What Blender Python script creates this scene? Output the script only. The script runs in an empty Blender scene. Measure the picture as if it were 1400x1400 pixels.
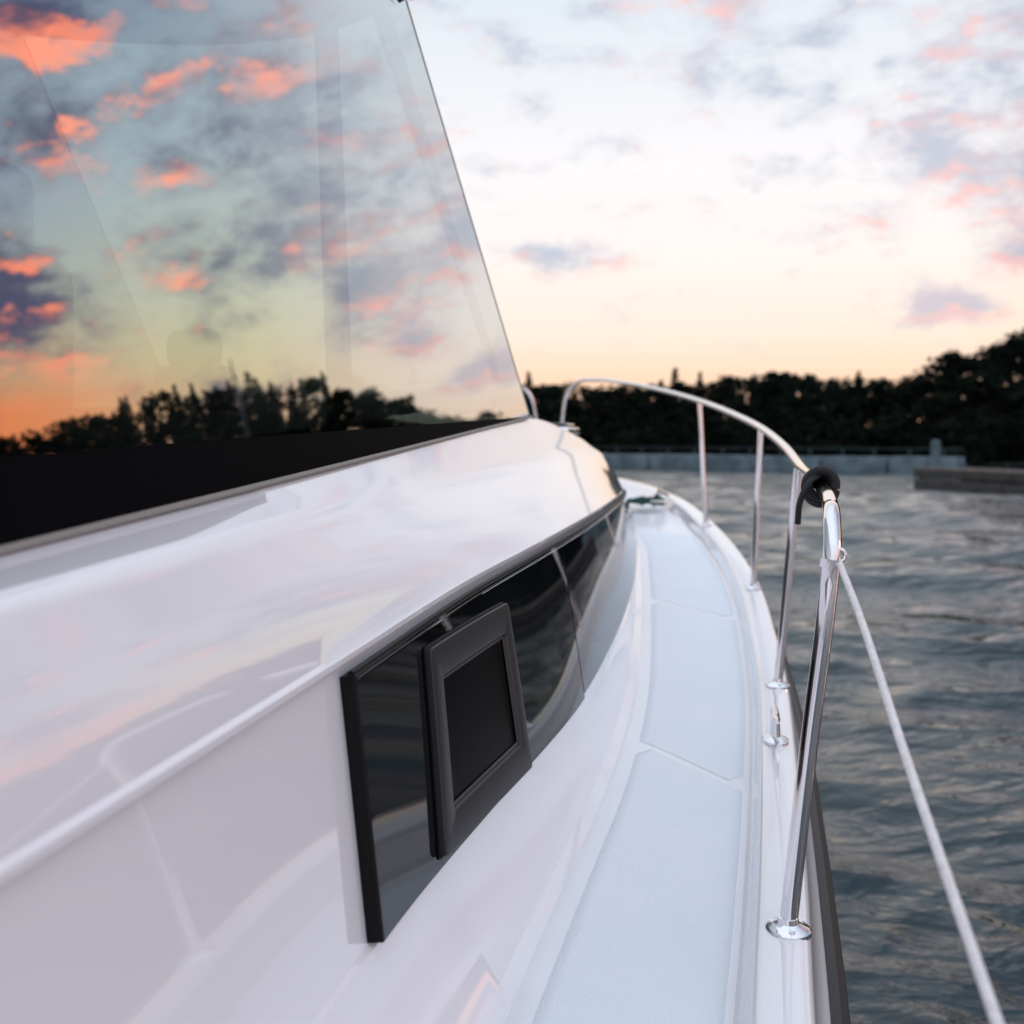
import bpy, math, random
import numpy as np
from mathutils import Vector
random.seed(7); rng=np.random.default_rng(7)
scene=bpy.context.scene
CAMZ=2.2
# ------------------------------------------------------------------ helpers
def new_mat(name): 
    m=bpy.data.materials.new(name); m.use_nodes=True
    return m,m.node_tree.nodes,m.node_tree.links,m.node_tree.nodes['Principled BSDF']
def pmat(name,col,rough=.5,metal=0,coat=0,bump=None,spec=.5,vary=None):
    m,n,l,b=new_mat(name)
    b.inputs['Base Color'].default_value=(*col[:3],1)
    b.inputs['Roughness'].default_value=rough
    b.inputs['Metallic'].default_value=metal
    b.inputs['Coat Weight'].default_value=coat
    b.inputs['Coat Roughness'].default_value=.03
    b.inputs['Specular IOR Level'].default_value=spec
    tc=n.new('ShaderNodeTexCoord')
    if vary:
        t=n.new('ShaderNodeTexNoise'); t.inputs['Scale'].default_value=vary[0]; t.inputs['Detail'].default_value=6
        l.new(tc.outputs['Object'],t.inputs['Vector'])
        r=n.new('ShaderNodeValToRGB')
        r.color_ramp.elements[0].position=.35; r.color_ramp.elements[1].position=.7
        r.color_ramp.elements[0].color=(*[c*(1-vary[1]) for c in col[:3]],1)
        r.color_ramp.elements[1].color=(*[min(1,c*(1+vary[1])) for c in col[:3]],1)
        l.new(t.outputs['Fac'],r.inputs['Fac']); l.new(r.outputs['Color'],b.inputs['Base Color'])
    if bump:
        t=n.new('ShaderNodeTexNoise'); t.inputs['Scale'].default_value=bump[0]; t.inputs['Detail'].default_value=3
        l.new(tc.outputs['Object'],t.inputs['Vector'])
        bp=n.new('ShaderNodeBump'); bp.inputs['Strength'].default_value=bump[1]; bp.inputs['Distance'].default_value=bump[2]
        l.new(t.outputs['Fac'],bp.inputs['Height']); l.new(bp.outputs['Normal'],b.inputs['Normal'])
    return m
def mesh_obj(name,verts,faces,mat,parent=None,smooth=True,angle=32,mats=None,midx=None):
    me=bpy.data.meshes.new(name)
    me.from_pydata([tuple(map(float,v)) for v in verts],[],faces); me.validate()
    ob=bpy.data.objects.new(name,me); scene.collection.objects.link(ob)
    for mm in (mats or [mat]): me.materials.append(mm)
    if midx is not None:
        me.polygons.foreach_set('material_index',midx)
    if smooth:
        me.polygons.foreach_set('use_smooth',[True]*len(me.polygons))
        me.set_sharp_from_angle(angle=math.radians(angle))
    if parent: ob.parent=parent
    me.update()
    return ob
def empty(name,loc=(0,0,0)):
    e=bpy.data.objects.new(name,None); e.location=loc; scene.collection.objects.link(e); return e
def herm(kn,P,t):
    kn=np.array(kn,float);P=np.array(P,float);t=np.atleast_1d(np.array(t,float))
    n=len(kn);d=(P[1:]-P[:-1])/(kn[1:]-kn[:-1])[:,None]
    m=np.zeros_like(P);m[0]=d[0];m[-1]=d[-1]
    for i in range(1,n-1):
        h0=kn[i]-kn[i-1];h1=kn[i+1]-kn[i]
        m[i]=(d[i-1]*h1+d[i]*h0)/(h0+h1)
    i=np.clip(np.searchsorted(kn,t,side='right')-1,0,n-2)
    h=(kn[i+1]-kn[i]);s=((t-kn[i])/h)[:,None];h=h[:,None]
    return (2*s**3-3*s**2+1)*P[i]+(s**3-2*s**2+s)*h*m[i]+(-2*s**3+3*s**2)*P[i+1]+(s**3-s**2)*h*m[i+1]
C0=np.array([-1.38,0.]);TD=np.array([.2055,.9787]);TD/=np.linalg.norm(TD)
cx=lambda y:-1.38+.21*y
def mir(p):
    p=np.array(p,float);q=p.copy();d=p[...,:2]-C0
    par=(d@TD)[...,None]*TD
    q[...,:2]=C0+2*par-d
    return q
def loft(name,rings,mat,parent,mirror=True,angle=32):
    V=[];F=[];N=len(rings[0])
    def add(rs,flip):
        base=len(V)
        for r in rs: V.extend(list(r))
        for j in range(len(rs)-1):
            for i in range(N-1):
                a=base+j*N+i;b=a+1;c=a+N+1;d=a+N
                F.append((a,b,c,d) if not flip else (d,c,b,a))
    add(rings,False)
    if mirror: add([mir(r) for r in rings],True)
    return mesh_obj(name,V,F,mat,parent,True,angle)
def catm(P,sub=8):
    P=np.array(P,float);k=np.r_[0,np.cumsum(np.linalg.norm(P[1:]-P[:-1],axis=1))]
    t=np.concatenate([np.linspace(k[i],k[i+1],sub,endpoint=False) for i in range(len(P)-1)]+[[k[-1]]])
    return herm(k,P,t)
def tube_data(P,r,seg=14,cap=True):
    P=np.array(P,float);n=len(P)
    T=np.gradient(P,axis=0);T/=np.linalg.norm(T,axis=1)[:,None]
    u=np.cross(T[0],[0,0,1.]); 
    if np.linalg.norm(u)<.1:u=np.cross(T[0],[1.,0,0])
    u/=np.linalg.norm(u);V=[];F=[]
    rr=np.full(n,r) if np.isscalar(r) else np.array(r)
    for i in range(n):
        u=u-T[i]*np.dot(u,T[i]);u/=np.linalg.norm(u);w=np.cross(T[i],u)
        for k in range(seg):
            a=2*math.pi*k/seg;V.append(P[i]+rr[i]*(math.cos(a)*u+math.sin(a)*w))
    for i in range(n-1):
        for k in range(seg):
            k2=(k+1)%seg;F.append((i*seg+k,i*seg+k2,(i+1)*seg+k2,(i+1)*seg+k))
    if cap:
        F.append(tuple(range(seg))[::-1]);F.append(tuple((n-1)*seg+k for k in range(seg)))
    return V,F
def join(parts):
    V=[];F=[]
    for v,f in parts:
        b=len(V);V.extend(v);F.extend([tuple(i+b for i in q) for q in f])
    return V,F
def lathe(c,prof,seg=28,sx=1,sy=1):
    V=[];F=[];n=len(prof)
    for r,z in prof:
        for k in range(seg):
            a=2*math.pi*k/seg;V.append((c[0]+r*sx*math.cos(a),c[1]+r*sy*math.sin(a),c[2]+z))
    for i in range(n-1):
        for k in range(seg):
            k2=(k+1)%seg;F.append((i*seg+k,i*seg+k2,(i+1)*seg+k2,(i+1)*seg+k))
    F.append(tuple(range(seg))[::-1]);F.append(tuple((n-1)*seg+k for k in range(seg)))
    return V,F
def rbox(c,s,rot=0,bev=.02,segs=3):
    import bmesh
    bm=bmesh.new();bmesh.ops.create_cube(bm,size=1)
    for v in bm.verts: v.co=Vector((v.co.x*s[0],v.co.y*s[1],v.co.z*s[2]))
    bmesh.ops.bevel(bm,geom=bm.edges[:],offset=bev,segments=segs,profile=.5,affect='EDGES')
    ca,sa=math.cos(rot),math.sin(rot)
    V=[(c[0]+v.co.x*ca-v.co.y*sa,c[1]+v.co.x*sa+v.co.y*ca,c[2]+v.co.z) for v in bm.verts]
    bm.verts.index_update()
    F=[tuple(v.index for v in f.verts) for f in bm.faces];bm.free()
    return V,F
# ------------------------------------------------------------------ materials
gel=pmat('gelcoat_white',(.82,.81,.84),.07,0,.9,bump=(2.2,.025,.02),vary=(1.3,.012))
gel_deck=pmat('gelcoat_deck',(.83,.85,.885),.24,0,.2,vary=(6,.02))
chrome=pmat('stainless_steel',(.78,.78,.80),.08,1,bump=(40,.02,.002))
black_glass=pmat('black_window_glass',(.005,.006,.007),.02,0,0,spec=.75)
frit=pmat('black_glass_border',(.003,.003,.004),.6,0,0,spec=.02)
rubber=pmat('rubber_trim',(.03,.028,.028),.5,0,0,bump=(60,.2,.002),spec=.3)
seal_m=pmat('window_seal',(.26,.24,.225),.45)
frame_m=pmat('anodised_frame',(.022,.022,.025),.40,0,0,bump=(300,.05,.0005),spec=.3)
black_m=pmat('black_gasket',(.006,.006,.007),.45,spec=.15)
rope_white=pmat('rope_white',(.80,.78,.78),.8,bump=(300,.6,.003),vary=(120,.10))
rope_green=pmat('rope_green',(.008,.055,.048),.8,bump=(200,.6,.003),vary=(60,.6))
rope_black=pmat('rope_black',(.01,.01,.012),.7,bump=(250,.8,.003))
interior=pmat('interior_lining',(.05,.05,.05),.7)
seat_m=pmat('seat_leather',(.30,.31,.29),.5)
nonskid,n,l,b=new_mat('nonskid_deck')
b.inputs['Roughness'].default_value=.45
tc=n.new('ShaderNodeTexCoord');vo=n.new('ShaderNodeTexVoronoi');vo.inputs['Scale'].default_value=300
l.new(tc.outputs['Object'],vo.inputs['Vector'])
bp=n.new('ShaderNodeBump');bp.inputs['Strength'].default_value=.5;bp.inputs['Distance'].default_value=.0015
l.new(vo.outputs['Distance'],bp.inputs['Height']);l.new(bp.outputs['Normal'],b.inputs['Normal'])
nz=n.new('ShaderNodeTexNoise');nz.inputs['Scale'].default_value=4;nz.inputs['Detail'].default_value=8
l.new(tc.outputs['Object'],nz.inputs['Vector'])
cr=n.new('ShaderNodeValToRGB');cr.color_ramp.elements[0].position=.3;cr.color_ramp.elements[1].position=.75
cr.color_ramp.elements[0].color=(.765,.83,.885,1);cr.color_ramp.elements[1].color=(.81,.865,.91,1)
l.new(nz.outputs['Fac'],cr.inputs['Fac']);l.new(cr.outputs['Color'],b.inputs['Base Color'])
def glass_mat(name,r0,k,tint):
    m=bpy.data.materials.new(name);m.use_nodes=True;n=m.node_tree.nodes;l=m.node_tree.links;n.clear()
    o=n.new('ShaderNodeOutputMaterial');mx=n.new('ShaderNodeMixShader')
    tr=n.new('ShaderNodeBsdfTransparent');tr.inputs[0].default_value=tint
    gl=n.new('ShaderNodeBsdfGlossy');gl.inputs['Roughness'].default_value=.004;gl.inputs['Color'].default_value=(.97,.97,.97,1)
    lw=n.new('ShaderNodeLayerWeight');lw.inputs['Blend'].default_value=.5
    p=n.new('ShaderNodeMath');p.operation='POWER';p.inputs[1].default_value=2.0
    l.new(lw.outputs['Facing'],p.inputs[0])
    a=n.new('ShaderNodeMath');a.operation='MULTIPLY_ADD';a.inputs[1].default_value=k;a.inputs[2].default_value=r0
    l.new(p.outputs[0],a.inputs[0])
    tcx=n.new('ShaderNodeTexCoord');nt=n.new('ShaderNodeTexNoise');nt.inputs['Scale'].default_value=1.6;nt.inputs['Detail'].default_value=1
    l.new(tcx.outputs['Object'],nt.inputs['Vector'])
    bb=n.new('ShaderNodeBump');bb.inputs['Strength'].default_value=.04;bb.inputs['Distance'].default_value=.03
    l.new(nt.outputs['Fac'],bb.inputs['Height']);l.new(bb.outputs['Normal'],gl.inputs['Normal'])
    l.new(a.outputs[0],mx.inputs[0]);l.new(tr.outputs[0],mx.inputs[1]);l.new(gl.outputs[0],mx.inputs[2]);l.new(mx.outputs[0],o.inputs[0])
    return m
glass=glass_mat('tinted_glass',.46,.42,(.20,.245,.225,1))
glass_front=glass_mat('windscreen_glass',.08,.5,(.80,.88,.84,1))
glass_port=glass_mat('port_glass',.22,.45,(.48,.54,.51,1))
# ------------------------------------------------------------------ yacht
yacht=empty('yacht',(0,0,CAMZ))
kn=[-1.5,0,.8,1.3,1.8,2.3,3.0,3.7,4.6,5.4,6.2,6.7,7.1]
D=[(-.70,-1.5,-.85),(-.345,0,-.84),(-.15,.8,-.83),(-.033,1.3,-.822),(.095,1.8,-.808),(.225,2.3,-.787),(.37,3.0,-.752),(.475,3.7,-.70),(.59,4.6,-.62),(.665,5.4,-.54),(.62,6.2,-.47),(.40,6.7,-.44),(.069,6.9,-.42)]
Wb=[(-.80,-1.5,-.67),(-.46,0,-.645),(-.275,.8,-.63),(-.16,1.3,-.618),(-.012,1.8,-.612),(.132,2.3,-.612),(.29,3.0,-.59),(.425,3.7,-.54),(.545,4.6,-.46),(.61,5.4,-.39),(.56,6.12,-.34),(.36,6.55,-.31),(.036,6.74,-.30)]
Wt=[(-.80,-1.5,-.33),(-.49,0,-.315),(-.325,.8,-.305),(-.218,1.3,-.2925),(-.095,1.8,-.27),(.037,2.3,-.257),(.21,3.0,-.243),(.3515,3.7,-.238),(.49,4.6,-.246),(.565,5.4,-.265),(.51,6.0,-.265),(.31,6.38,-.255),(-.0045,6.55,-.25)]
C1=[(-.87,-1.5,-.20),(-.55,0,-.145),(-.40,.8,-.126),(-.316,1.3,-.113),(-.228,1.8,-.105),(-.14,2.3,-.10),(0,3.0,-.083),(.145,3.7,-.065),(.325,4.6,-.05),(.47,5.2,-.085),(.42,5.7,-.125),(.24,6.0,-.13),(-.099,6.1,-.12)]
G=[(-.933,-1.5,-.258),(-.64,0,-.1594),(-.4835,.8,-.107),(-.386,1.3,-.074),(-.288,1.8,-.041),(-.19,2.3,-.008),(-.0534,3.0,.0377),(.075,3.7,.077),(.25,4.4,.03),(.36,5.0,-.02),(.28,5.4,-.05),(.10,5.62,-.06),(-.183,5.7,-.06)]
ts=np.linspace(-1.5,7.1,190)
rD,rWb,rWt,rC1,rG=[herm(kn,a,ts) for a in (D,Wb,Wt,C1,G)]
rT=rG.copy();rT[:,0]=cx(rG[:,1]);rT[:,2]+=.05
def nrm_plan(r):
    t=np.gradient(r[:,:2],axis=0);t/=np.linalg.norm(t,axis=1)[:,None]
    nn=np.stack([t[:,1],-t[:,0],0*t[:,0]],1);nn[-1]=[TD[0],TD[1],0];return nn
nn=nrm_plan(rWb);zz=np.array([0,0,1.])
def qb(A,B,C,m): return [ (1-s)**2*A+2*s*(1-s)*B+s*s*C for s in np.linspace(0,1,m)]
r0=rD-zz*.012; r1=rD-nn*.012+zz*.006; r2=rD-nn*.035+zz*.018
wb_lo=rWb+nn*.004-zz*.012
rings=[r0,r1,r2]+[r2*(1-s)+wb_lo*s+nn*(-.014*math.sin(math.pi*s)) for s in (.25,.5,.75)]+[wb_lo,rWb+nn*.003-zz*.005,rWb-nn*.004]
wt_hi=rWt-nn*.004+zz*.003; wt_b=rWt+nn*.006+zz*.008; wt_c=rWt+nn*.005+zz*.015;wt_d=rWt-nn*.001+zz*.020
rings+=[wt_hi,wt_b,wt_c,wt_d]
A=rC1*.84+wt_d*.16; B=rC1*.78+rG*.22
rings+=[wt_d*(1-s)+A*s+nn*(.008*math.sin(math.pi*s)) for s in (.2,.4,.6,.8)]
rings+=qb(A,rC1,B,8)+[B*.6+rG*.4-zz*.003,rG-zz*.004,rT]
trunk=loft('cabin_trunk',rings,gel,yacht,True,28)

def S(t,w,off=0):
    a=herm(kn,Wt,t);b_=herm(kn,Wb,t);p=a*(1-w)+b_*w
    e=.01
    a2=herm(kn,Wt,t+e);b2=herm(kn,Wb,t+e);p2=a2*(1-w)+b2*w
    du=(p2-p)[0];dv=(b_-a)[0];N=np.cross(dv,du);N/=np.linalg.norm(N)
    if N[0]<0:N=-N
    return p[0]+N*off
def panel(name,t0,t1,tilt0,tilt1,off,mat,w0=.03,w1=.99,base=-.004,mats=None):
    nt=60;nw=6;V=[];F=[];par={}
    for i in range(nt+1):
        for j in range(nw+1):
            f=j/nw;w=w0+(w1-w0)*f
            t=(t0+tilt0*f)*(1-i/nt)+(t1+tilt1*f)*i/nt
            par[i*(nw+1)+j]=(t,w);V.append(S(t,w,off))
    loop=[i*(nw+1) for i in range(nt+1)]+[nt*(nw+1)+j for j in range(1,nw+1)]+[i*(nw+1)+nw for i in range(nt-1,-1,-1)]+[j for j in range(nw-1,0,-1)]
    for i in range(nt):
        for j in range(nw):
            a=i*(nw+1)+j;F.append((a,a+1,a+nw+2,a+nw+1))
    nf=len(F)
    b0=len(V)
    for q in loop: V.append(S(*par[q],base))
    L=len(loop)
    for k in range(L):
        F.append((loop[k],loop[(k+1)%L],b0+(k+1)%L,b0+k))
    return mesh_obj(name,V,F,None,yacht,True,30,mats=[mat,black_m],midx=[0]*nf+[1]*(len(F)-nf))
panel('side_window_aft',1.30,2.555,-.05,-.17,.018,black_glass)
panel('side_window_forward',2.575,5.25,-.17,0,.016,black_glass,.03,.97)
def strip(pts,r,name,mat): 
    v,f=tube_data(catm(pts,4),r,8);return mesh_obj(name,v,f,mat,yacht)
strip([S(t,.024,.015) for t in np.linspace(1.295,5.2,26)],.0055,'window_top_gasket',black_m)
strip([S(t,.052,.0185) for t in np.linspace(1.31,5.1,26)],.0018,'window_top_trim',chrome)
strip([S(1.300-.05*f,.035+.95*f,.0165) for f in np.linspace(0,1,8)],.003,'window_end_gasket',black_m)
def rr(hw,hh,r,seg=6):
    P=[]
    for cxx,cyy,a0 in ((hw-r,hh-r,0),(-hw+r,hh-r,90),(-hw+r,-hh+r,180),(hw-r,-hh+r,270)):
        for k in range(seg+1):
            a=math.radians(a0+90*k/seg);P.append((cxx+r*math.cos(a),cyy+r*math.sin(a)))
    out=[]
    for i in range(len(P)):
        a=np.array(P[i]);b_=np.array(P[(i+1)%len(P)])
        m=8 if np.linalg.norm(b_-a)>.05 else 1
        for k in range(m): out.append(a+(b_-a)*k/m)
    return out
def pl(a,b_,off): return S(1.712+a+.33*b_,.552+.022*a/.23-b_/.342,off)
def loops(specs,name,mat,fill=False):
    V=[];F=[];n_=None
    for hw,hh,r,off in specs:
        L=rr(hw,hh,r);n_=len(L);V+=[pl(p[0],p[1],off) for p in L]
    for j in range(len(specs)-1):
        for k in range(n_):
            k2=(k+1)%n_;F.append((j*n_+k,j*n_+k2,(j+1)*n_+k2,(j+1)*n_+k))
    if fill: F.append(tuple(range((len(specs)-1)*n_,len(specs)*n_)))
    return mesh_obj(name,V,F,mat,yacht,True,30)
loops([(.214,.141,.010,.010),(.214,.141,.010,.029),(.2125,.1395,.009,.0308),(.208,.135,.008,.0315),(.174,.098,.007,.0315),(.170,.094,.006,.030),(.165,.089,.005,.0215)],'portlight_frame',frame_m)
loops([(.167,.091,.005,.0225),(.157,.08,.005,.0223)],'portlight_glass',pmat('portlight_dark_glass',(.001,.001,.001),.25,spec=.04),True)
loops([(.1675,.0915,.005,.0262),(.1645,.0885,.005,.0268),(.1615,.0855,.005,.0245)],'portlight_inner_ring',frame_m)
loops([(.215,.142,.011,.0175),(.2175,.1445,.012,.0205),(.215,.142,.011,.0215)],'portlight_seal',black_m)

# ---- glass house
def gl_line(y,z):
    return np.array([(-.6418+.198*y-.121*z)/.973,y,z])
gb=lambda y:-.1594+.0657*y
ZT=1.114
V=[];F=[];nu,nv=24,10
for j in range(nv+1):
    for i in range(nu+1):
        v=j/nv;u=i/nu
        ybot=-1.5+(3.6+1.5)*u;ytop=-1.5+(2.6+1.5)*u
        y=ybot*(1-v)+ytop*v;z=(gb(ybot)+.004)*(1-v)+ZT*v
        V.append(gl_line(y,z))
for j in range(nv):
    for i in range(nu):
        a=j*(nu+1)+i;F.append((a,a+1,a+nu+2,a+nu+1))
V=np.array(V)
mesh_obj('side_glass_starboard',V,F,glass,yacht,False)
mesh_obj('side_glass_port',mir(V),[f[::-1] for f in F],glass_port,yacht,False)
NG=np.array([.973,-.198,.121])
V=[];F=[]
for i in range(41):
    y=-1.5+5.095*i/40
    h=.083*(1-(y-.9)/2.75) if y>.9 else .083+.01*(.9-y)
    h=max(h,.006)
    V+=[gl_line(y,gb(y)+.002)+NG*.003,gl_line(y-h*.3*(y>3.2),gb(y)+h)+NG*.003]
for i in range(40): F.append((2*i,2*i+2,2*i+3,2*i+1))
V=np.array(V)
mesh_obj('glass_border_starboard',V,F,frit,yacht,False)
mesh_obj('glass_border_port',mir(V),[f[::-1] for f in F],frit,yacht,False)
P=np.array([gl_line(y,gb(y)-.001)+NG*.004 for y in np.linspace(-1.5,3.61,20)])
v,f=join([tube_data(P,.0045,8),tube_data(mir(P),.0045,8)]);mesh_obj('glass_seal',v,f,seal_m,yacht)
V=[];F=[];nu=20;nv=8
p0=gl_line(3.6,.077);q0=gl_line(2.6,ZT)
for j in range(nv+1):
    v=j/nv;a=p0*(1-v)+q0*v;b_=mir(a)
    for i in range(nu+1):
        u=i/nu;p=a*(1-u)+b_*u;bul=(.40*(1-v)+.30*v)*(1-(2*u-1)**2)
        p=p+np.array([TD[0]*bul,TD[1]*bul,.05*(1-(2*u-1)**2)]);V.append(p)
for j in range(nv):
    for i in range(nu):
        a=j*(nu+1)+i;F.append((a,a+1,a+nu+2,a+nu+1))
mesh_obj('windscreen',V,F,glass_front,yacht,True)
v,f=join([tube_data(np.array([V[i] for i in range(nu+1)]),.006,8)]);mesh_obj('windscreen_base_seal',v,f,black_m,yacht)
pg=pmat('glass_edge',(.30,.38,.35),.2)
E=np.array([p0*(1-s)+q0*s for s in np.linspace(0,1,6)])
v,f=join([tube_data(E,.0022,8),tube_data(mir(E),.0022,8)]);mesh_obj('glass_corner_joint',v,f,pg,yacht)
def slab(a,b_,w,th,name,mat,m2=True):
    a=np.array(a);b_=np.array(b_);al=np.array([.1955,.978,.0657]);N=-NG
    V=[];
    for p,ww in((a,w[0]),(b_,w[1])):
        V+=[p-al*ww/2+N*.012,p+al*ww/2+N*.012,p+al*ww/2+N*(.012+th),p-al*ww/2+N*(.012+th)]
    F=[(0,1,5,4),(1,2,6,5),(2,3,7,6),(3,0,4,7),(4,5,6,7),(3,2,1,0)]
    vs=list(V);fs=list(F)
    if m2:
        vs+=list(mir(np.array(V)));fs+=[tuple(i+8 for i in q)[::-1] for q in F]
    return mesh_obj(name,vs,fs,mat,yacht,False)
pill=pmat('pillar_lining',(.012,.012,.012),.7,spec=.1)
slab(gl_line(1.83,.0),gl_line(2.09,1.10),(.10,.10),.012,'window_pillar',pill)
slab(gl_line(3.30,.10),gl_line(2.34,1.10),(.06,.17),.012,'corner_pillar_trim',pmat('corner_trim',(.85,.90,.84),.5),False)
def roofring(off,z):
    ys=np.linspace(-1.6,2.6,20);return np.array([[-.798+.2035*y+off,y,z] for y in ys])
s1=roofring(.03,ZT);s2=roofring(.05,ZT+.03);s3=roofring(0,ZT+.07)
cen=s1.copy();cen[:,0]=cx(cen[:,1])
cl=cen.copy();cl[:,2]=ZT+.06;cu=cen.copy();cu[:,2]=ZT+.14
loft('roof_shell',[s1,s2,s3,cu],gel,yacht)
loft('headliner',[s1+[-.01,0,0],cl],interior,yacht)
u=np.linspace(0,1,21);a=q0;b_=mir(q0)
lip=np.array([a*(1-t)+b_*t+np.array([TD[0]*.30*(1-(2*t-1)**2),TD[1]*.30*(1-(2*t-1)**2),.05*(1-(2*t-1)**2)]) for t in u])
back=np.array([a*(1-t)+b_*t+np.array([-.02,-.08,.04+.05*(1-(2*t-1)**2)]) for t in u])
V=list(lip)+list(lip+zz*.06)+list(back+zz*.04)+list(back-zz*.03)
F=[]
for k in range(3):
    for i in range(20):F.append((k*21+i,k*21+i+1,(k+1)*21+i+1,(k+1)*21+i))
mesh_obj('roof_visor',V,F,gel,yacht)
A0=gl_line(-1.5,-.85);A1=gl_line(-1.5,ZT)
V=[A0,A1,mir(A1),mir(A0)];mesh_obj('aft_bulkhead',V,[(0,1,2,3)],gel,yacht,False)
fy=np.linspace(-1.45,3.5,12)
fl=np.array([[gl_line(y,gb(y))[0]-.06,y,gb(y)+.062] for y in fy])
fc=fl.copy();fc[:,0]=cx(fc[:,1])
loft('dashboard',[fl,fc],pill,yacht)
rot=-math.atan(.21)
def seat(name,c,s=1):
    parts=[rbox((c[0],c[1],c[2]),(.34*s,.12,.42*s),rot,.05,4),rbox((c[0],c[1]-.01,c[2]+.27*s),(.22*s,.09,.16*s),rot,.04,4),rbox((c[0]+.0,c[1]-.2,c[2]-.2),(.36*s,.42,.12),rot,.04,4)]
    v,f=join(parts);return mesh_obj(name,v,f,seat_m,yacht)
seat('helm_seat',(-.86,1.62,.08));seat('passenger_seat',(-.88,2.85,.06),.7)
# ---- hull
kg=[-3,-1.5,0,.8,1.3,1.7,2.43,2.9,3.5,4.1,4.8,5.5,6.5,7.5,8.05,8.35]
GO=[(-.62,-3,-.80),(-.26,-1.5,-.79),(.075,0,-.775),(.27,.8,-.76),(.385,1.3,-.75),(.490,1.7,-.735),(.672,2.43,-.712),(.782,2.9,-.69),(.90,3.5,-.65),(1.0,4.1,-.594),(1.07,4.8,-.525),(1.10,5.5,-.46),(1.07,6.5,-.37),(.86,7.5,-.30),(.62,8.0,-.27),(.374,8.35,-.25)]
tg=np.linspace(-3,8.35,200);rg=herm(kg,GO,tg);ng=nrm_plan(rg)
def fixc(r):
    r=r.copy()
    d=r[:,:2]-C0;side=d[:,0]*TD[1]-d[:,1]*TD[0]
    for i in range(len(r)):
        if side[i]<0 or i==len(r)-1:
            par=d[i]@TD;r[i,:2]=C0+par*TD
    return r
def go(o,z):return fixc(rg+ng*o+zz*z)
loft('gunwale',[go(-.112,-.076),go(-.104,-.068)]+[go(-.098,-.058),go(-.086,-.018),go(-.082,-.008),go(-.075,-.002),go(-.066,0),go(-.014,.0),go(-.005,-.003),go(.0,-.008),go(.003,-.016),go(.006,-.09)],gel,yacht,angle=50)
depth=np.clip((rg[:,1]-3)/5.35,0,1)[:,None]
hb=fixc(rg+ng*(-.30)-zz*2.6-np.array([TD[0],TD[1],0])*depth**2*1.2)
hm=fixc(rg+ng*(-.10)-zz*1.2-np.array([TD[0],TD[1],0])*depth**2*.5)
loft('hull',[go(.006,-.09),go(.02,-.15),go(.035,-.17),go(.035,-.24),go(.018,-.27),go(.0,-.6),hm,hb],gel,yacht)
rb=[go(.034,-.165),go(.050,-.168),go(.062,-.18),go(.066,-.20),go(.062,-.222),go(.05,-.236),go(.034,-.24)]
loft('rub_rail',rb,rubber,yacht)
re=go(-.095,-.07);ce=re.copy();ce[:,0]=cx(ce[:,1])
mid=[re*(1-s)+ce*s for s in (0,.25,.5,.75,1)]
loft('deck',mid,gel_deck,yacht)
V=[re[0]+[.1,0,.06],mir(re[0]+[.1,0,.06]),mir(re[0]+[-.2,0,-1.9]),re[0]+[-.2,0,-1.9]]
mesh_obj('transom',V,[(0,1,2,3)],gel,yacht,False)
fx=lambda y:np.interp(y,re[:,1],re[:,0]);fz=lambda y:np.interp(y,re[:,1],re[:,2])
dmono=rD[:150];dx=lambda y:np.interp(y,dmono[:,1],dmono[:,0])
def dpanel(y0,y1,name):
    ny,nx=60,12;V=[];F=[]
    for i in range(ny+1):
        for j in range(nx+1):
            f=j/nx;y=y0+(y1-y0)*i/ny-.24*f
            e=min(i,ny-i)/ny*(y1-y0);rad=.04;ins=0
            if e<rad: ins=rad-math.sqrt(max(0,rad*rad-(rad-e)**2))
            xl=dx(y)+.030+ins*.8;xr=fx(y)-.026-ins*.8
            V.append((xl+(xr-xl)*f,y,fz(y)+.0022))
    for i in range(ny):
        for j in range(nx):
            a=i*(nx+1)+j;F.append((a,a+1,a+nx+2,a+nx+1))
    loop=[i*(nx+1) for i in range(ny+1)]+[ny*(nx+1)+j for j in range(1,nx+1)]+[i*(nx+1)+nx for i in range(ny-1,-1,-1)]+[j for j in range(nx-1,0,-1)]
    b0=len(V)
    for q in loop:
        v=V[q];s=1 if q%(nx+1)==nx else (-1 if q%(nx+1)==0 else 0)
        dyy=.003 if q>=ny*(nx+1) else (-.003 if q<=nx else 0)
        V.append((v[0]+s*.003,v[1]+dyy,v[2]-.0035))
    L=len(loop)
    for k in range(L):F.append((loop[k],loop[(k+1)%L],b0+(k+1)%L,b0+k))
    return mesh_obj(name,V,F,nonskid,yacht,True,60)
dpanel(-2.6,.6,'nonskid_panel_1');dpanel(.66,2.56,'nonskid_panel_2');dpanel(2.595,4.13,'nonskid_panel_3');dpanel(4.17,5.75,'nonskid_panel_4')
V=[];F=[]
for i in range(13):
    y=6.95+.95*i/12
    xr=fx(y)-.07;xl=cx(y)
    for j in range(7):V.append((xl+(xr-xl)*j/6,y,fz(y)+.004))
for i in range(12):
    for j in range(6):a=i*7+j;F.append((a,a+1,a+8,a+7))
mesh_obj('nonskid_foredeck',V,F,nonskid,yacht)
v,f=join([rbox((.16,4.55,.052),(.20,.30,.035),rot,.012,3)]);mesh_obj('deck_hatch',v,f,black_glass,yacht)
v,f=join([rbox((.16,4.55,.036),(.24,.34,.03),rot,.01,3)]);mesh_obj('deck_hatch_frame',v,f,chrome,yacht)
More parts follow.
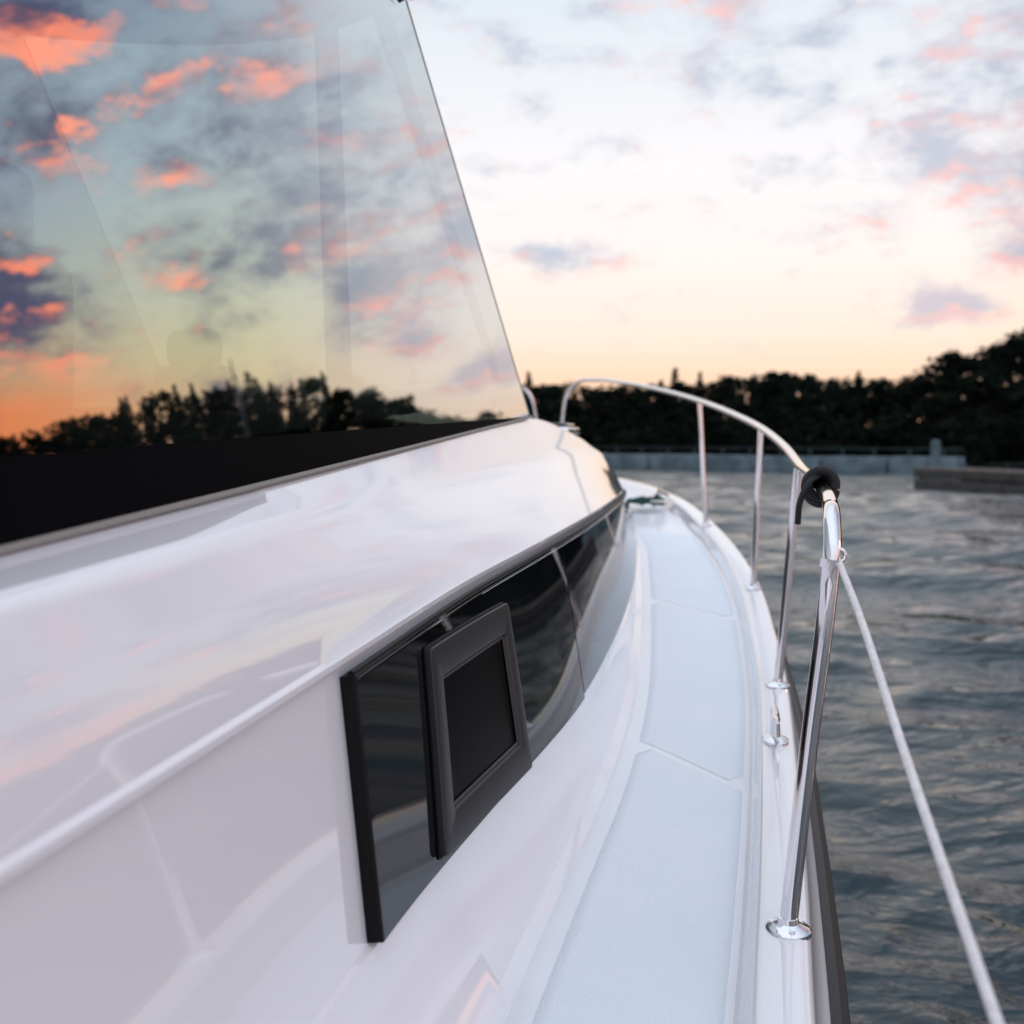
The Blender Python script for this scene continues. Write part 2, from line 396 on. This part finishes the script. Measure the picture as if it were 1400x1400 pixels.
# ---- rail
R=.0135
rail=[(.418,1.55,-.735),(.450,1.55,-.46),(.480,1.55,-.22),(.487,1.557,-.165),(.500,1.60,-.128),(.535,1.72,-.112),(.63,2.08,-.100),(.72,2.45,-.094),(.82,2.9,-.082),(.93,3.5,-.025),(1.0,4.1,.042),(1.025,4.8,.122),(1.008,5.5,.204),(.93,6.2,.29),(.76,7.0,.385),(.60,7.5,.432),(.50,7.72,.43),(.43,7.86,.36),(.39,7.95,.12),(.375,8.0,-.25)]
rc=catm(rail,10)
v,f=join([tube_data(rc,R,16),tube_data(mir(rc),R,16)]);mesh_obj('bow_rail',v,f,chrome,yacht)
st=[((.745,2.87,-.69),(.806,2.88,-.084)),((.962,4.08,-.60),(.998,4.1,.040)),((1.035,5.47,-.46),(1.008,5.5,.202))]
parts=[]
for a,b_ in st:
    P=np.array([np.array(a)*(1-s)+np.array(b_)*s for s in np.linspace(0,1,5)])
    parts+=[tube_data(P,R*.95,14),tube_data(mir(P),R*.95,14)]
v,f=join(parts);mesh_obj('rail_stanchions',v,f,chrome,yacht)
parts=[]
for c in [(.418,1.55,-.743),(.745,2.87,-.692),(.962,4.08,-.597),(1.035,5.47,-.463)]:
    c=np.array(c);prof=[(.034,-.004),(.034,.003),(.031,.006),(.022,.0085),(.0165,.0125),(.0155,.020),(.012,.021)]
    parts+=[lathe(c,prof,28),lathe(mir(c),prof,28)]
    for k in range(3):
        a_=k*2.09+.5;parts.append(lathe((c[0]+.026*math.cos(a_),c[1]+.026*math.sin(a_),c[2]),[(.0045,.005),(.0045,.009),(.002,.0095)],10))
v,f=join(parts);mesh_obj('stanchion_bases',v,f,chrome,yacht)
parts=[]
ring=[(.494+.010*math.cos(a),1.548,-.176+.010*math.sin(a)) for a in np.linspace(0,2*math.pi,18)]
parts.append(tube_data(ring,.0028,8,False))
parts.append(tube_data([(.4815,1.55,-.195),(.4835,1.55,-.182)],[.0158,.0158],20));v,f=join(parts);mesh_obj('lifeline_eye',v,f,chrome,yacht)
c=np.array([.622,2.42,-.712])
parts=[lathe(c,[(.03,-.003),(.03,.004),(.024,.008),(.012,.012),(.010,.045),(.012,.05)],24,1,1.6)]
cl_=[c+np.array([TD[0]*s,TD[1]*s,.052+.010*abs(s)/.07]) for s in np.linspace(-.075,.075,9)]
parts.append(tube_data(cl_,[.005,.0085,.010,.0115,.012,.0115,.010,.0085,.005],12))
parts.append(tube_data([c+np.array([TD[0]*.02,TD[1]*.02,0]),c+np.array([TD[0]*.02,TD[1]*.02,.052])],.009,10))
v,f=join(parts);mesh_obj('deck_cleat',v,f,chrome,yacht)
c=np.array([.93,6.45,-.375])
parts=[lathe(c,[(.03,-.003),(.03,.004),(.012,.012),(.010,.045)],20,1,1.6),tube_data([c+np.array([TD[0]*s,TD[1]*s,.05]) for s in np.linspace(-.1,.1,9)],.011,10)]
v,f=join(parts);mesh_obj('bow_cleat',v,f,chrome,yacht)
# ---- ropes
def braid(P,r,pitch,name,mat,strands=3,loc=(0,0,CAMZ)):
    P=np.array(P);d=np.r_[0,np.cumsum(np.linalg.norm(P[1:]-P[:-1],axis=1))]
    n_=int(d[-1]/pitch*10)+2;t=np.linspace(0,d[-1],n_)
    Q=np.stack([np.interp(t,d,P[:,k]) for k in range(3)],1)
    T=np.gradient(Q,axis=0);T/=np.linalg.norm(T,axis=1)[:,None]
    U=np.cross(T,[.3,.2,1]);U/=np.linalg.norm(U,axis=1)[:,None];W=np.cross(T,U)
    parts=[]
    for s in range(strands):
        a=2*math.pi*(t/pitch+s/strands)
        parts.append(tube_data(Q+r*.45*(np.cos(a)[:,None]*U+np.sin(a)[:,None]*W),r*.58,7))
    v,f=join(parts);o=mesh_obj(name,v,f,mat);o.location=loc;return o
line=catm([(.494,1.547,-.186),(.473,1.40,-.235),(.43,1.12,-.345),(.383,.8,-.467),(.34,.52,-.575),(.26,.25,-.68),(.16,.12,-.765)],20)
braid(line,.0052,.018,'safety_rope',rope_white)
cpt=np.array([.638,2.11,-.099]);ax=np.array([.25,1,.01]);ax/=np.linalg.norm(ax)
U=np.cross(ax,[0,0,1]);U/=np.linalg.norm(U);W=np.cross(U,ax)
P=[]
for k in range(120):
    a=k/120*2*math.pi*5
    rr_=.024+.009*math.sin(k*.23)
    P.append(cpt+ax*(-.045+.09*k/120)+U*math.cos(a)*rr_+W*math.sin(a)*rr_*(1.1))
tail=catm([cpt+np.array([-.01,-.03,.028]),cpt+np.array([-.04,-.05,.012]),cpt+np.array([-.062,-.06,-.03]),cpt+np.array([-.066,-.06,-.072])],8)
v,f=join([tube_data(P,.0095,10),tube_data(tail,.006,10)])
o=mesh_obj('fender_strap',v,f,rope_black);o.location=(0,0,CAMZ)
P=[]
for k in range(120):
    a=k*.37;rr_=.07+.05*math.sin(k*.11)
    P.append((.80+rr_*math.cos(a)*1.3,6.42+rr_*1.3*math.sin(a),-.420+.035*abs(math.sin(k*.17))+.0002*k))
P+=[(.9,6.44,-.36),(.95,6.45,-.34),(.99,6.5,-.36)]
v,f=tube_data(catm(P,3),.008,7);o=mesh_obj('mooring_line',v,f,rope_green);o.location=(0,0,CAMZ)

# ------------------------------------------------------------------ water (trochoidal wind chop, real displacement)
ang=np.concatenate([np.linspace(-75,75,1000,endpoint=False),np.linspace(75,285,150,endpoint=False)])*math.pi/180
nr=620;rad=1.6*(2600/1.6)**(np.linspace(0,1,nr))
RR,AA=np.meshgrid(rad,ang,indexing='ij');X=RR*np.sin(AA);Y=RR*np.cos(AA)
Z=np.zeros_like(X);DX=np.zeros_like(X);DY=np.zeros_like(X);cell=RR*(math.log(2600/1.6)/nr)
gust=.85+.4*np.sin(.21*X+.37*Y+1+1.3*np.sin(.13*X))*np.sin(.29*Y-.11*X+.8*np.sin(.21*X+2))
for i in range(190):
    lam=math.exp(rng.uniform(math.log(.15),math.log(6.5)));th=math.radians(198)+rng.normal(0,.42 if lam>1 else .75)
    k=2*math.pi/lam;ph=rng.uniform(0,6.28);sl_=.024 if lam<2.6 else .017
    am=sl_*lam/(2*math.pi)
    w=np.clip((lam/cell-2.2)/2.5,0,1)*(gust if lam<2.6 else 1)
    cx_,cy_=math.sin(th),math.cos(th)
    q=k*(X*cx_+Y*cy_)+ph
    Z+=w*am*np.sin(q);c_=w*am*np.cos(q);DX+=cx_*c_;DY+=cy_*c_
V=np.stack([(X+1.1*DX).ravel(),(Y+1.1*DY).ravel(),(Z*1.12).ravel()],1);na=len(ang)
ii,jj=np.meshgrid(np.arange(nr-1),np.arange(na),indexing='ij');j2=(jj+1)%na
F=np.stack([ii*na+jj,(ii+1)*na+jj,(ii+1)*na+j2,ii*na+j2],-1).reshape(-1,4)
me=bpy.data.meshes.new('water');me.vertices.add(len(V));me.vertices.foreach_set('co',V.ravel())
me.loops.add(F.size);me.loops.foreach_set('vertex_index',F.ravel());me.polygons.add(len(F))
me.polygons.foreach_set('loop_start',np.arange(0,F.size,4));me.polygons.foreach_set('loop_total',np.full(len(F),4))
me.polygons.foreach_set('use_smooth',np.ones(len(F),bool));me.update(calc_edges=True);me.validate()
water=bpy.data.objects.new('water',me);scene.collection.objects.link(water)
m,n,l,b=new_mat('water_surface');me.materials.append(m)
b.inputs['Base Color'].default_value=(.002,.018,.023,1);b.inputs['Roughness'].default_value=.03;b.inputs['IOR'].default_value=1.42
tc=n.new('ShaderNodeTexCoord');mp=n.new('ShaderNodeMapping');mp.inputs['Scale'].default_value=(.85,1.5,1);mp.inputs['Rotation'].default_value=(0,0,math.radians(-18))
l.new(tc.outputs['Object'],mp.inputs['Vector'])
prev=None
for sc,st_,di in((.8,.8,.22),(2.8,.8,.065),(9,.6,.015)):
    t=n.new('ShaderNodeTexNoise');t.inputs['Scale'].default_value=sc;t.inputs['Detail'].default_value=3.0;t.inputs['Distortion'].default_value=.4
    l.new(mp.outputs[0],t.inputs['Vector']);bp=n.new('ShaderNodeBump');bp.inputs['Strength'].default_value=st_;bp.inputs['Distance'].default_value=di
    l.new(t.outputs['Fac'],bp.inputs['Height'])
    if prev:l.new(prev.outputs['Normal'],bp.inputs['Normal'])
    prev=bp
l.new(prev.outputs['Normal'],b.inputs['Normal'])

# ------------------------------------------------------------------ shore terrain + forest
azp=np.array([-180,-70,-30,-5,1,5,9,12,15,18,20.5,22,24,26.5,29,31,34,40,50,60,80,180])
tan_=np.array([.04,.05,.052,.053,.050,.053,.057,.059,.061,.060,.053,.063,.078,.095,.116,.134,.146,.154,.154,.14,.07,.04])
tE=lambda az:np.interp(az,azp,tan_)
def shore(az): return 84+3*math.sin(az*.15)
def terr(az,r):
    top=2.2+tE(az)*114-5.2
    s=np.clip((r-shore(az))/26,0,1);s=s*s*(3-2*s)
    return -1.2+(max(top,1.8)+1.2)*s
V=[];F=[];azs=np.linspace(-180,180,361);rs=[80,84,86,88,90,93,96,100,104,108,113,120,135,170,260]
for a in azs:
    for r in rs:
        h=terr(a,r)+random.uniform(-.15,.15)*(r>90)
        V.append((r*math.sin(math.radians(a)),r*math.cos(math.radians(a)),h))
nrr=len(rs)
for i in range(360):
    for j in range(nrr-1):
        q=i*nrr+j;F.append((q,q+nrr,q+nrr+1,q+1))
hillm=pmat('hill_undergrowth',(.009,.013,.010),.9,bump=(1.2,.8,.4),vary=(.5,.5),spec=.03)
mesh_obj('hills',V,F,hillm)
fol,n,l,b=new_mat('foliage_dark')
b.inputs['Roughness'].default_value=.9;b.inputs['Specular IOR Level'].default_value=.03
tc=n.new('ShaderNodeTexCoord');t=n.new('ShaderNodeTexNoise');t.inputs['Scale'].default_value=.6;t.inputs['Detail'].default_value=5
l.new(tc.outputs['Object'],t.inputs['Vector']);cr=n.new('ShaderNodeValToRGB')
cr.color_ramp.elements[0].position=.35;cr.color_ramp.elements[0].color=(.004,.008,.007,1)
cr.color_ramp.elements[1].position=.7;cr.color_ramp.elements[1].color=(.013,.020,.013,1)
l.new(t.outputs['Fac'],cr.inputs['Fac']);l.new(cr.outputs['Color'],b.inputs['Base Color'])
bark=pmat('bark',(.02,.017,.014),.9,spec=.05)
def proto(kind,seed):
    g=np.random.default_rng(seed);V=[];F=[];M=[]
    def quad(c,s):
        nrm=g.normal(size=3);nrm/=np.linalg.norm(nrm);u=np.cross(nrm,g.normal(size=3));u/=np.linalg.norm(u);w=np.cross(nrm,u)
        b0=len(V);V.extend([c+s*u,c+s*.8*w,c-s*u,c-s*.8*w]);F.append((b0,b0+1,b0+2,b0+3));M.append(0)
    def limb(a,b_,r0,r1):
        v,f=tube_data([np.array(a),(np.array(a)+np.array(b_))/2,np.array(b_)],[r0,(r0+r1)/2,r1],5,False)
        b0=len(V);V.extend(v);F.extend([tuple(i+b0 for i in q) for q in f]);M.extend([1]*len(f))
    limb((0,0,-.15),(0,0,.85),.025,.006)
    if kind=='con':
        for z in np.linspace(.08,1.0,24):
            R_=.19*(1-z)**.85+.012
            for q in range(int(7+38*(1-z))):
                a=g.uniform(0,6.283);r=R_*math.sqrt(g.uniform(.1,1))*g.uniform(.75,1.15)
                quad(np.array([r*math.cos(a),r*math.sin(a),z-.25*r+g.normal(0,.01)]),.022+.016*g.random())
    else:
        cl=[]
        for q in range(20):
            a=g.uniform(0,6.283);z=g.uniform(.10,.86);r=g.uniform(.04,.30)*(1.15-abs(z-.45))
            c=np.array([r*math.cos(a),r*math.sin(a),z]);cl.append(c);limb((0,0,z*.55),c,.009,.003)
        for c in cl:
            s=g.uniform(.09,.16)
            for q in range(34):
                d=g.normal(size=3);d/=np.linalg.norm(d);quad(c+d*s*g.uniform(.35,1.05)*np.array([1,1,.85]),.024+.026*g.random())
    return np.array(V),F,M
protos=[proto('dec',i) for i in range(6)]+[proto('con',20+i) for i in range(3)]
VV=[];FF=[];MM=[];base=0
for row,(dr,sp) in enumerate(((5,2.8),(10,2.7),(16,2.4),(23,2.1),(29,1.8))):
    az=-20
    while az<76:
        r=shore(az)+dr+random.uniform(-2,2)
        a=math.radians(az);h=random.choice([4.8,5.1,5.4,5.7,6.0,6.3]) if row>2 else random.uniform(3.8,5.8)
        con=random.random()<(.10 if az<30 else .5)
        pv,pf,pm=random.choice(protos[6:] if con else protos[:6])
        if con:h*=1.08
        th=random.uniform(0,6.28);c,s=math.cos(th),math.sin(th);wd=h*random.uniform(1.0,1.4)
        q=np.stack([(pv[:,0]*c-pv[:,1]*s)*wd,(pv[:,0]*s+pv[:,1]*c)*wd,pv[:,2]*h],1)+[r*math.sin(a),r*math.cos(a),terr(az,r)-.2]
        VV.append(q);FF.extend([tuple(i+base for i in f) for f in pf]);MM.extend(pm);base+=len(q)
        az+=math.degrees(sp/r)*random.uniform(.6,1.4)
VV=np.concatenate(VV)
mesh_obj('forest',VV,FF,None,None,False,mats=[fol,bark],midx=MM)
# ------------------------------------------------------------------ breakwater, dock, fence, mast
conc=pmat('breakwater_concrete',(.10,.15,.175),.8,bump=(3,.4,.05),vary=(.8,.4))
bw_dark=pmat('breakwater_fender',(.03,.045,.055),.8)
def boxdir(a,b_,w,z0,z1,bev=.04):
    a=np.array(a,float);b_=np.array(b_,float);d=b_-a;L=np.linalg.norm(d);c=(a+b_)/2
    return rbox((c[0],c[1],(z0+z1)/2),(L,w,z1-z0),math.atan2(d[1],d[0]),bev,2)
bw=empty('breakwater')
a=np.array([-22,88.]);e=np.array([7,77.]);g_=np.array([27.5,62.5])
parts=[];fd=[]
for p,q in((a,e),(e,g_)):
    L=np.linalg.norm(q-p);n_=int(L/4)
    for i in range(n_):
        s0=i/n_+.003;s1=(i+1)/n_-.003
        parts.append(boxdir(p+(q-p)*s0,p+(q-p)*s1,2.2,-.4,1.0+.1*random.random(),.06))
        fd.append(boxdir(p+(q-p)*(s0+.0)+[0,-1.13],p+(q-p)*(s1)+[0,-1.13],.12,.40,.55,.02))
        for k in (.25,.75): 
            pp=p+(q-p)*(s0+(s1-s0)*k);fd.append(rbox((pp[0],pp[1],1.3),(.12,.12,.6),0,.02,1))
    fd.append(boxdir(p,q,.06,1.55,1.61,.01))
v,f=join(parts);mesh_obj('wall_segments',v,f,conc,bw);v,f=join(fd);mesh_obj('fender_and_rail',v,f,bw_dark,bw)
dock=empty('wooden_dock')
wood=pmat('dock_wood',(.075,.055,.045),.8,bump=(8,.5,.03),vary=(2,.5))
wood2=pmat('dock_piles',(.035,.035,.035),.8,vary=(3,.4))
p=np.array([20.2,48.]);q=np.array([24.0,33.]);parts=[]
d=(q-p)/np.linalg.norm(q-p)
for i in range(44):
    s=i/44;c=p+(q-p)*s;parts.append(rbox((c[0],c[1],.80+.01*random.random()),(3.2,.31,.07),math.atan2(d[1],d[0])-math.pi/2,.01,1))
v,f=join(parts);mesh_obj('planks',v,f,wood,dock)
parts=[];nn2=np.array([d[1],-d[0]])
for sd in(-1.5,1.5):
    parts.append(boxdir(p+nn2*sd,q+nn2*sd,.18,.42,.76,.02));parts.append(boxdir(p+nn2*sd*.9,q+nn2*sd*.9,.5,-.3,.36,.06))
for i in range(6):
    for sd in(-1.35,1.35):
        c=p+(q-p)*(i/5.3+.02)+nn2*sd;parts.append(lathe((c[0],c[1],-1),[(.14,0),(.13,1.72)],10))
v,f=join(parts);mesh_obj('beams',v,f,wood2,dock)
v,f=join([lathe((20.9,50.5,-1),[(.22,0),(.22,3.05),(.12,3.15)],14)]);mesh_obj('mooring_post',v,f,conc,dock)
parts=[]
az=6
pts=[]
while az<40:
    r=shore(az)+3.6;pts.append((r*math.sin(math.radians(az)),r*math.cos(math.radians(az)),terr(az,r)));az+=1.1
for pnt in pts:parts.append(rbox((pnt[0],pnt[1],pnt[2]+.5),(.1,.1,1.3),0,.01,1))
for z in(.55,1.05):parts.append(tube_data([(a_[0],a_[1],a_[2]+z) for a_ in pts],.04,5))
v,f=join(parts);mesh_obj('fence',v,f,pmat('fence_metal',(.04,.05,.05),.6))
v,f=join([lathe((54,74,6),[(.16,0),(.12,5),(.05,13)],10),tube_data([(53.1,74,16),(54.9,74,16)],.05,6),tube_data([(53.5,74,17.3),(54.5,74,17.3)],.04,6)])
mesh_obj('sailboat_mast',v,f,bw_dark)  # sailboat mast with spreaders, added out of view to mirror in the side glass

# ------------------------------------------------------------------ sky
SUN_AZ=82;SUN_EL=12
w=bpy.data.worlds.new('World');scene.world=w;w.use_nodes=True;n=w.node_tree.nodes;l=w.node_tree.links;n.clear()
out=n.new('ShaderNodeOutputWorld')
def M(op,a,b_=None,c=None,clamp=False):
    x=n.new('ShaderNodeMath');x.operation=op;x.use_clamp=clamp
    for i,v in enumerate((a,b_,c)):
        if v is None:continue
        if isinstance(v,(int,float)):x.inputs[i].default_value=v
        else:l.new(v,x.inputs[i])
    return x.outputs[0]
def mixc(f,a,b_):
    x=n.new('ShaderNodeMix');x.data_type='RGBA'
    if isinstance(f,(int,float)):x.inputs[0].default_value=f
    else:l.new(f,x.inputs[0])
    for s,v in((6,a),(7,b_)):
        if isinstance(v,tuple):x.inputs[s].default_value=v
        else:l.new(v,x.inputs[s])
    return x.outputs[2]
def ramp(f,els):
    r=n.new('ShaderNodeValToRGB');e=r.color_ramp.elements
    while len(e)<len(els):e.new(.5)
    for i,(p,c) in enumerate(els):e[i].position=p;e[i].color=c
    l.new(f,r.inputs[0]);return r.outputs[0]
def sstep(x,a,b_):
    mr=n.new('ShaderNodeMapRange');mr.interpolation_type='SMOOTHSTEP';l.new(x,mr.inputs[0]);mr.inputs[1].default_value=a;mr.inputs[2].default_value=b_;return mr.outputs[0]
tc=n.new('ShaderNodeTexCoord');sp=n.new('ShaderNodeSeparateXYZ');l.new(tc.outputs['Generated'],sp.inputs[0])
x,y,z=sp.outputs
zc=M('MAXIMUM',z,0.0)
az=M('MULTIPLY',M('ARCTAN2',x,y),57.2958)
el=M('MULTIPLY',M('ARCSINE',z),57.2958)
warm=sstep(az,23,38);hot=sstep(az,37,50)
back=sstep(M('ABSOLUTE',az),75,140)
zen=(1.14,1.24,1.44,1)
front=ramp(zc,[(0,(1.08,.58,.36,1)),(.055,(1.10,.76,.54,1)),(.10,(1.08,.89,.75,1)),(.17,(1.05,.96,.92,1)),(.26,(1.01,.98,1.0,1)),(.40,(.80,.87,.94,1)),(.6,(1.0,1.08,1.22,1)),(1,zen)])
sideA=ramp(zc,[(0,(1.1,.62,.36,1)),(.14,(1.0,.72,.40,1)),(.20,(.88,.83,.52,1)),(.27,(.72,.78,.66,1)),(.36,(.56,.68,.76,1)),(.52,(.36,.50,.66,1)),(1,zen)])
sideB=ramp(zc,[(0,(1.4,.30,.08,1)),(.17,(1.4,.40,.13,1)),(.205,(1.0,.66,.36,1)),(.26,(.70,.72,.60,1)),(.34,(.50,.62,.74,1)),(.5,(.30,.43,.62,1)),(1,zen)])
side=mixc(hot,sideA,sideB)
base=mixc(warm,front,side)
base=mixc(back,base,ramp(zc,[(0,(.86,.80,.90,1)),(.3,(1.02,1.02,1.12,1)),(1,zen)]))
def noise(scale,det,off,rough=.6,dist=.0,zs=2.0):
    mp=n.new('ShaderNodeMapping');mp.inputs['Location'].default_value=off;mp.inputs['Scale'].default_value=(1,1,zs);l.new(tc.outputs['Generated'],mp.inputs[0])
    t=n.new('ShaderNodeTexNoise');t.inputs['Scale'].default_value=scale;t.inputs['Detail'].default_value=det;t.inputs['Roughness'].default_value=rough;t.inputs['Distortion'].default_value=dist
    l.new(mp.outputs[0],t.inputs['Vector']);return t.outputs['Fac']
def mixf(f,a,b_): return M('ADD',M('MULTIPLY',a,M('SUBTRACT',1.0,f)),M('MULTIPLY',b_,f))
fine=mixf(warm,noise(12,9,(0,0,0),.64,.15),noise(8.5,9,(.3,.1,.2),.62,.1,1.7))
litF=M('SUBTRACT',noise(12,5,(0,0,0),.6,.15),noise(12,5,(.004,.0,-.022),.6,.15))
litS=M('SUBTRACT',noise(8.5,7,(.3,.1,.2),.6,.1,1.7),noise(8.5,7,(.3,.1,.165),.6,.1,1.7))
bias=None
for A_,a0,e0,ra,rh in ((.22,2.6,10.0,3.2,1.3),(.22,23.2,6.9,2.2,.7),(.12,19,19,12,5.5),(.09,22,12.5,6,4),(.09,4,22.5,11,3.6),(.12,32,22,7,10),(.16,46,27,8,8),(.22,47.5,15.4,4.5,2.2),(.14,28,13.5,4.5,7),(.10,38,14,4,1.6),(.08,60,25,20,12),(.05,-60,30,60,16)):
    g=M('EXPONENT',M('MULTIPLY',M('ADD',M('POWER',M('ABSOLUTE',M('DIVIDE',M('SUBTRACT',az,a0),ra)),2.0),M('POWER',M('ABSOLUTE',M('DIVIDE',M('SUBTRACT',el,e0),rh)),2.0)),-1.0))
    g=M('MULTIPLY',g,A_);bias=g if bias is None else M('ADD',bias,g)
dens=M('ADD',fine,bias)
mask=sstep(dens,.53,.72)
core=sstep(dens,.62,.78)
spot=noise(7,4,(7,2,0))
pinkf=M('MULTIPLY',sstep(spot,.44,.60),M('ADD',M('MULTIPLY',sstep(litF,-.01,.06),.75),.25))
pinks=M('MULTIPLY',sstep(spot,.40,.56),sstep(litS,-.01,.09))
cf=mixc(pinkf,(.55,.60,.72,1),(1.0,.60,.58,1))
cs=mixc(pinks,(.13,.13,.25,1),(1.8,.50,.29,1))
ccol=mixc(warm,cf,cs)
hor=sstep(zc,.045,.10)
fac=M('MULTIPLY',M('MULTIPLY',mask,hor),M('ADD',M('MULTIPLY',core,.45),M('ADD',.46,M('MULTIPLY',warm,.09))))
sky=mixc(fac,base,ccol)
bg=n.new('ShaderNodeBackground');l.new(sky,bg.inputs[0]);bg.inputs[1].default_value=.98
ni=n.new('ShaderNodeTexSky');ni.sky_type='NISHITA';ni.sun_disc=False;ni.sun_elevation=math.radians(SUN_EL);ni.sun_rotation=math.radians(SUN_AZ);ni.air_density=1.2
bg2=n.new('ShaderNodeBackground');l.new(ni.outputs[0],bg2.inputs[0]);bg2.inputs[1].default_value=.005
ad=n.new('ShaderNodeAddShader');l.new(bg.outputs[0],ad.inputs[0]);l.new(bg2.outputs[0],ad.inputs[1]);l.new(ad.outputs[0],out.inputs[0])
sl=bpy.data.lights.new('sun','SUN');sl.energy=.22;sl.angle=math.radians(12);sl.color=(1,.80,.73)
so=bpy.data.objects.new('sun',sl);scene.collection.objects.link(so)
dv=Vector((math.sin(math.radians(SUN_AZ))*math.cos(math.radians(SUN_EL)),math.cos(math.radians(SUN_AZ))*math.cos(math.radians(SUN_EL)),math.sin(math.radians(SUN_EL))))
so.rotation_euler=dv.to_track_quat('Z','Y').to_euler()
# ------------------------------------------------------------------ camera
cam=bpy.data.cameras.new('camera');co=bpy.data.objects.new('camera',cam);scene.collection.objects.link(co)
co.location=(0,0,CAMZ);co.rotation_euler=(math.radians(90),0,0)
cam.sensor_width=36;cam.lens=36;cam.shift_y=-.0714;cam.clip_start=.05;cam.clip_end=6000
cam.dof.use_dof=True;cam.dof.focus_distance=1.75;cam.dof.aperture_fstop=3.4
scene.camera=co
scene.view_settings.view_transform='Standard';scene.view_settings.look='None';scene.view_settings.exposure=0
